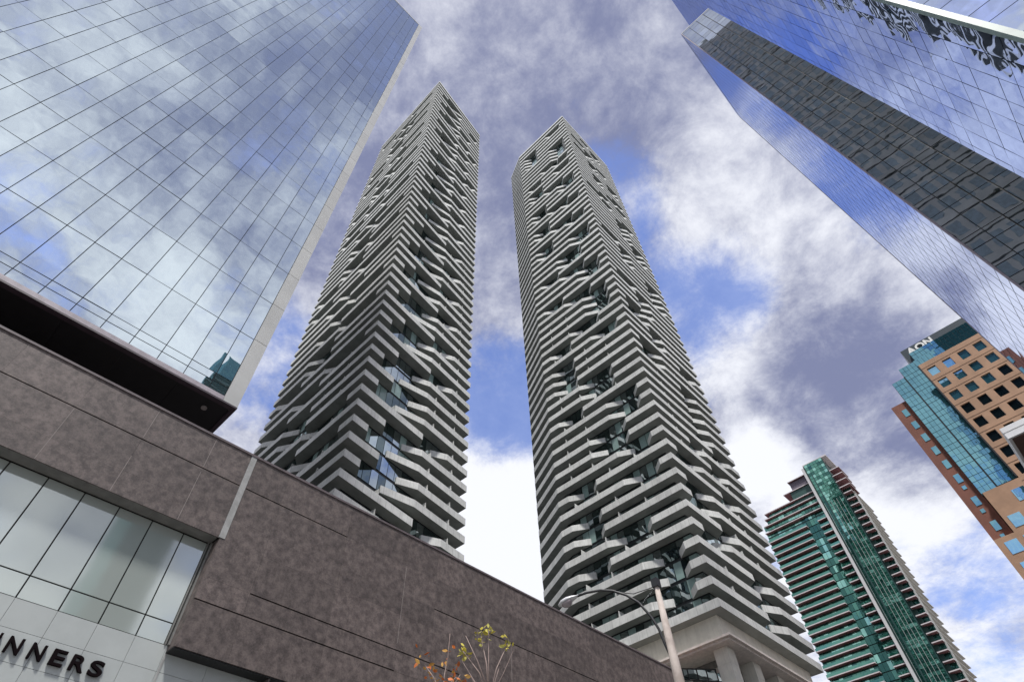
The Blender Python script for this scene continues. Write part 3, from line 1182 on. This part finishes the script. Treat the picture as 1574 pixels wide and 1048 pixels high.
# ------------------------------------------------------------------ green glass apartment tower
def green_tower():
    X = 235.0
    F = lambda r: 1.7 + X * r
    root = thing('apartment_tower', 'green glass apartment tower with white balcony edges and one pale vertical fin', 'tower', (X, 44, 0))
    GRN = mirror('green window glass', (0.24, 0.52, 0.42), refl=0.40, under=(0.010, 0.075, 0.055), wave=0.02, objvar=0.15)
    GRL = mirror('light green window glass', (0.42, 0.74, 0.63), refl=0.60, under=(0.05, 0.21, 0.165), wave=0.02, objvar=0.15)
    GRD = mirror('dark green window glass', (0.14, 0.32, 0.28), refl=0.35, under=(0.006, 0.04, 0.032), wave=0.02, objvar=0.15)
    SLAB = mat('white balcony slab', (0.62, 0.57, 0.57), 0.8, var=0.05)
    SOF = mat('dark red balcony soffit', (0.20, 0.085, 0.09), 0.8)
    st = 2.95
    zt = [F(0.5785) - st * k for k in range(-2, 45) if F(0.5785) - st * k > 2]
    yl, yd0, yd1, yf, yr = 70.6, 53.4, 48.7, 44.3, 31.2
    core = MB()
    core.box(X + 1.9, X + 21, 33.5, yl, 0, F(0.598))
    core.box(X + 0.3, X + 21, 35.2, yf - 0.4, 0, F(0.682))
    core.box(X + 2.2, X + 20.9, yf - 0.4, 54, F(0.598), F(0.655))
    core.build('core_wall', mat('dark green core', (0.02, 0.07, 0.06), 0.5), root)
    # slabs, each with its edge and dark underside
    def slab(y0, y1, x0, x1, z, nm='balcony_slab'):
        b = MB()
        b.box(x0, x1, y0, y1, z - 0.32, z)
        s = b.build(nm, SLAB, root)
        b = MB()
        b.box(x0 + 0.12, x1, y0 + 0.1, y1 - 0.1, z - 0.36, z - 0.321)
        b.build('soffit', SOF, s)
    glass = []
    def fill(y0, y1, xx, za, zb, mats, nw):
        n = max(1, round((y1 - y0) / nw))
        for i in range(n):
            glass.append(((xx, y0 + (y1 - y0) * (i + 0.5) / n, (za + zb) / 2), UY, UZ, -UX, (y1 - y0) / n - 0.1, zb - za - 0.14,
                          random.choice(mats), False))
    for k, z in enumerate(zt):
        if z < F(0.59):
            slab(yd0, yl, X, X + 2.0, z)
            slab(yf + 0.45, yd1, X + 0.1, X + 2.0, z)
        slab(yr, 34.6, X + 0.2, X + 2.4, z)
        b = MB()
        b.box(X + 2.5, X + 22.0, yr - 0.35, yr + 2.2, z - 0.12, z + 0.1)
        b.build('side_slab', mat('cream side slab', (0.62, 0.60, 0.56), 0.8), root)
        fill(yd0, yl, X + 1.8, z, z + st - 0.45, [GRN, GRN, GRL, GRN, GRD], 1.5)
        fill(yf + 0.5, yd1, X + 1.8, z, z + st - 0.45, [GRN, GRD, GRD], 1.5)
        fill(yd1 + 0.1, yd0 - 0.1, X + 1.5, z - 0.3, z + st - 0.5, [GRL, GRN, GRD, GRD], 1.5)
        fill(35.3, 41.6, X, z - 0.2, z + 1.25, [GRL, GRN, GRN] if k % 5 else [GRL], 1.25)
        fill(35.3, 41.6, X, z + 1.25, z + st - 0.2, [GRN, GRD] if k % 5 else [GRL], 1.25)
        fill(42.1, 43.2, X - 0.15, z - 0.2, z + st - 0.2, [GRD], 0.6)
        fill(yr + 0.2, 34.5, X + 2.2, z, z + st - 0.45, [GRD], 1.6)
        if z < F(0.59):
            b = MB()
            b.box(X + 0.06, X + 0.09, yd0 + 0.05, yl - 0.05, z, z + 0.95)
            b.box(X + 0.16, X + 0.19, yf + 0.5, yd1 - 0.05, z, z + 0.95)
            b.build('balustrade', GRN, root)
    # upper storeys: penthouse wing on the left
    for i, (yy, za) in enumerate(((yl, F(0.5985)), (yl - 0.6, F(0.612)), (yl - 1.8, F(0.625)), (68.0, F(0.636)), (57.0, F(0.655)), (53.2, F(0.6755)))):
        slab(yf + 0.45, yy, X + 0.3 + 0.35 * i, X + 8 + i, za, 'roof_slab')
    fill(yf + 0.6, yl - 1.2, X + 2.0, F(0.5985), F(0.610), [GRL, GRN, GRD], 1.3)
    fill(yf + 0.6, yl - 2.2, X + 2.1, F(0.612), F(0.623), [GRL, GRN, GRD], 1.3)
    fill(yf + 0.6, 66.5, X + 2.5, F(0.625), F(0.634), [GRN, GRD], 1.3)
    b = MB()
    b.box(X + 3, X + 12, yf + 0.5, 52.8, F(0.656), F(0.6735))
    b.build('plant_room', mat('mauve grey plant room', (0.13, 0.11, 0.14), 0.7), root)
    z = zt[0] + st
    while z < F(0.684):
        fill(35.3, 43.2, X, z - 0.2, min(z + 1.3, F(0.684)), [GRL, GRN], 1.25)
        fill(35.3, 43.2, X, z + 1.3, min(z + st - 0.2, F(0.684)), [GRN, GRD], 1.25)
        if z < F(0.66):
            slab(yr - 0.9 + (z - zt[0]) * 0.05, 35.0, X + 0.2, X + 10, z)
        z += st
    panes(root, 'pane', glass, 0, 'glazing', 0.006)
    b = MB()
    b.box(X - 0.5, X + 0.6, yf - 0.55, yf + 0.4, 0, F(0.679))
    b.build('fin', mat('white concrete fin', (0.56, 0.55, 0.55), 0.8, var=0.05), root)
    b = MB()
    b.box(X - 0.1, X + 0.5, 41.65, 42.05, 0, F(0.66))
    b.box(X - 0.1, X + 0.25, 35.0, 35.25, 0, F(0.684))
    b.build('dark_strip', mat('dark teal strip', (0.02, 0.07, 0.065), 0.4), root)
    for yy in (36.5, 37.9, 39.1, 40.4, 43.0):
        b = MB()
        b.box(X - 0.16, X - 0.01, yy - 0.05, yy + 0.05, 0, F(0.60))
        b.build('mullion', mat('pale mullion', (0.42, 0.47, 0.45), 0.5), root)
    b = MB()
    b.box(X + 0.1, X + 20, 33.0, yf - 0.56, F(0.684), F(0.6865))
    b.build('roof', SLAB, root)
    b = MB()
    b.box(X + 2.45, X + 2.9, yr - 0.3, yr + 0.5, 0, F(0.60))
    b.build('corner_pier', mat('pale corner pier', (0.45, 0.46, 0.45), 0.8), root)
    b = MB()
    b.box(X + 2.95, X + 21.5, yr + 0.9, yr + 2.0, 0, F(0.585))
    b.build('side_wall', mat('dark side wall', (0.06, 0.07, 0.07), 0.8), root)


green_tower()


# ------------------------------------------------------------------ teal tower across the street (seen in reflections)
def teal_tower():
    root = thing('glass_tower', 'dark teal glass tower across the street, mirrored in the silvery facade', 'tower', (18, -46, 0))
    T = mirror('dark teal glass', (0.18, 0.38, 0.38), refl=0.5, under=(0.01, 0.07, 0.07), wave=0.05)
    b = MB()
    b.box(18, 26.0, -80, -62.1, 0, 112)
    b.box(20, 26.0, -76, -64.0, 112, 121)
    b.build('core_wall', T, root)
    for k in range(37):
        b = MB()
        b.box(17.9, 26.1, -80.1, -62.0, 2 + 3 * k, 2.25 + 3 * k)
        b.build('slab_edge', mat('teal slab edge', (0.10, 0.2, 0.2), 0.6), root)


teal_tower()


# ------------------------------------------------------------------ street lamp
def lamp():
    D, az = 20.0, rad(28.5)
    bx, by = D * math.cos(az), D * math.sin(az)
    root = thing('street_lamp', 'street lamp with a curved black arm on a weathered wooden pole', 'street lamp', (bx, by, 0.13))
    left = Vector((-math.sin(az), math.cos(az), 0))
    P = lambda a_deg, zh: None
    def pt(a_deg, zh):
        """a point of the arm in the upright plane through the pole, square to the kerb-side view"""
        off = D * math.tan(rad(a_deg) - az)
        dist = D / math.cos(rad(a_deg) - az)
        return Vector((bx, by, 0)) + left * off + Vector((0, 0, 1.7 + zh * dist))
    mb = MB()
    mb.tube([(bx, by, 0.13), (bx, by, 5), (bx, by, 9.0), (bx, by, 12.25)], [0.23, 0.20, 0.165, 0.085], 10)
    mb.build('pole', mat('weathered grey wood', (0.46, 0.40, 0.36), 0.85, color2=(0.31, 0.26, 0.23), scale=1.5, streak=0.5), root, smooth=True)
    arm = [(28.6, 0.395), (28.99, 0.4267), (29.24, 0.4514), (29.68, 0.4724), (30.57, 0.4996), (31.63, 0.5158), (32.9, 0.527), (34.13, 0.531), (35.55, 0.5293), (36.55, 0.525)]
    mb = MB()
    mb.tube([pt(*q) for q in arm], 0.045, 8)
    mb.build('arm', DARKM, root, smooth=True)
    mb = MB()
    top = pt(28.45, 0.524)
    mb.tube([top, pt(30.9, 0.5165), pt(33.2, 0.527)], 0.016, 6)
    mb.tube([top, pt(30.5, 0.494)], 0.018, 6)
    mb.build('stay', DARKM, root)
    mb = MB()
    c = Vector((bx, by, 12.22))
    mb.box(bx - 0.12, bx + 0.12, by - 0.12, by + 0.12, 12.12, 12.42)
    mb.build('bracket', DARKM, root)
    # cobra head: tapered shell with a drop lens
    a, b = pt(36.4, 0.5258), pt(38.55, 0.5095)
    mb = MB()
    d = (b - a)
    prof = [(0, .05), (.12, .08), (.3, .15), (.55, .2), (.8, .18), (1.0, .07)]
    side = Vector((math.cos(az), math.sin(az), 0))
    ax = d.normalized()
    upv = side.cross(ax)
    if upv.z < 0:
        upv = -upv
    rings = []
    for t, r in prof:
        ctr = a + d * t
        i = len(mb.v)
        for q in range(12):
            th = 2 * math.pi * q / 12
            hgt = 0.75 if math.sin(th) > 0 else 0.28
            mb.v.append(tuple(ctr + side * (r * math.cos(th)) + upv * (r * math.sin(th) * hgt)))
        rings.append(i)
    for k in range(len(rings) - 1):
        for q in range(12):
            q2 = (q + 1) % 12
            mb.f.append((rings[k] + q, rings[k] + q2, rings[k + 1] + q2, rings[k + 1] + q))
    mb.f.append(tuple(rings[-1] + q for q in range(12)))
    mb.f.append(tuple(rings[0] + q for q in reversed(range(12))))
    h = mb.build('lamp_head', mat('pale grey lamp metal', (0.55, 0.55, 0.56), 0.4, metal=0.3), root, smooth=True)
    mb = MB()
    rings = []
    for t, r, dp in ((.38, .10, .03), (.42, .15, .10), (.6, .17, .16), (.78, .15, .10), (.86, .08, .03)):
        ctr = a + d * t - upv * 0.04
        i = len(mb.v)
        for q in range(9):
            th = math.pi + math.pi * q / 8
            mb.v.append(tuple(ctr + side * (r * math.cos(th)) + upv * (dp * math.sin(th))))
        rings.append(i)
    for k in range(len(rings) - 1):
        for q in range(8):
            mb.f.append((rings[k] + q, rings[k] + q + 1, rings[k + 1] + q + 1, rings[k + 1] + q))
    mb.build('lens', mat('smoky lamp lens', (0.30, 0.26, 0.27), 0.15), h, smooth=True)


lamp()


# ------------------------------------------------------------------ street saplings
def sapling(label, x, y, twigs, ltop, leafcols, bushy, ztrunk, seed):
    r = random.Random(seed)
    root = thing('sapling', label, 'tree', (x, y, 0.13), 'street saplings')
    BARK = mat('pale bark', (0.33, 0.25, 0.22), 0.8, var=0.2, scale=6)
    tr = MB()
    tr.tube([(x, y, 0.13), (x + 0.03, y, 2.0), (x - 0.02, y + 0.02, ztrunk)], [0.06, 0.045, 0.02], 7)
    fork = Vector((x - 0.02, y + 0.02, ztrunk))
    ends = []
    for (du, dz, bend, rr) in twigs:
        side = Vector((0.707, -0.707, 0))
        dep = Vector((0.707, 0.707, 0)) * r.uniform(-0.25, 0.25)
        e = fork + side * du + dep + Vector((0, 0, dz))
        m = fork + side * (du * bend) + dep * 0.4 + Vector((0, 0, dz * 0.5))
        tr.tube([fork - Vector((0, 0, 0.1)), m, e], [rr, rr * 0.8, rr * 0.45], 6)
        ends.append((m, e))
    for k in range(10):
        z = r.uniform(1.9, ztrunk)
        t = r.uniform(0, 6.28)
        ln = r.uniform(0.4, 0.9)
        p = Vector((x, y, z))
        q = p + Vector((math.cos(t) * ln * .6, math.sin(t) * ln * .6, ln))
        tr.tube([p, p.lerp(q, .5) + Vector((0, 0, .05)), q], [0.014, 0.01, 0.005], 5)
        if q.z < ztrunk - .2:
            ends.append((p, q))
    tr.build('trunk', BARK, root, smooth=True)
    for ci, col in enumerate(leafcols):
        lf = MB()

        def leaf(c, sz):
            ax = Vector((r.gauss(0, 1), r.gauss(0, 1), r.gauss(0, .6))).normalized()
            b = ax.cross(Vector((r.gauss(0, 1), r.gauss(0, 1), r.gauss(0, 1)))).normalized()
            n = ax.cross(b)
            c = Vector(c)
            lf.poly([c - ax * sz, c - ax * sz * .3 + b * sz * .5, c + ax * sz * .35 + b * sz * .42 + n * sz * .1, c + ax * sz,
                     c + ax * sz * .35 - b * sz * .42 + n * sz * .1, c - ax * sz * .3 - b * sz * .5])
        for (m, e) in ends:
            if e.z > ltop:
                for _ in range(9):
                    leaf(e + Vector((r.gauss(0, .06), r.gauss(0, .06), r.gauss(0, .05))), r.uniform(.03, .058))
            elif bushy:
                for _ in range(6):
                    leaf(e + Vector((r.gauss(0, .12), r.gauss(0, .12), r.gauss(0, .1))), r.uniform(.035, .06))
        if bushy:
            for _ in range(32):
                leaf(fork + Vector((r.gauss(0, .17), r.gauss(0, .17), r.gauss(-.02, .10))), r.uniform(.03, .06))
        lf.build('crown', mat('leaf %s' % str(col), col, 0.6, var=0.15, scale=9), root, kind='stuff')


D = 10.0
sapling('bare thin sapling with yellow leaves at its twig tips before the brown wall', 7.0, 7.12,
        [(-0.42, 0.62, .35, .012), (-0.13, 0.92, .25, .014), (0.0, 0.98, .6, .012), (0.32, 0.80, .4, .013), (0.18, 0.45, .6, .009), (-0.28, 0.2, .7, .008), (0.40, 0.55, .6, .008)],
        6.0, [(0.62, 0.52, 0.06), (0.50, 0.46, 0.10)], False, 5.42, 3)
sapling('small sapling with a clump of orange leaves left of the yellow tipped one', 6.48, 7.62,
        [(-0.33, 0.42, .5, .011), (-0.22, 0.30, .6, .009), (0.02, 0.48, .2, .010), (0.18, 0.28, .6, .009), (0.28, 0.22, .5, .008)],
        5.99, [(0.55, 0.14, 0.02), (0.55, 0.30, 0.06)], True, 5.50, 5)
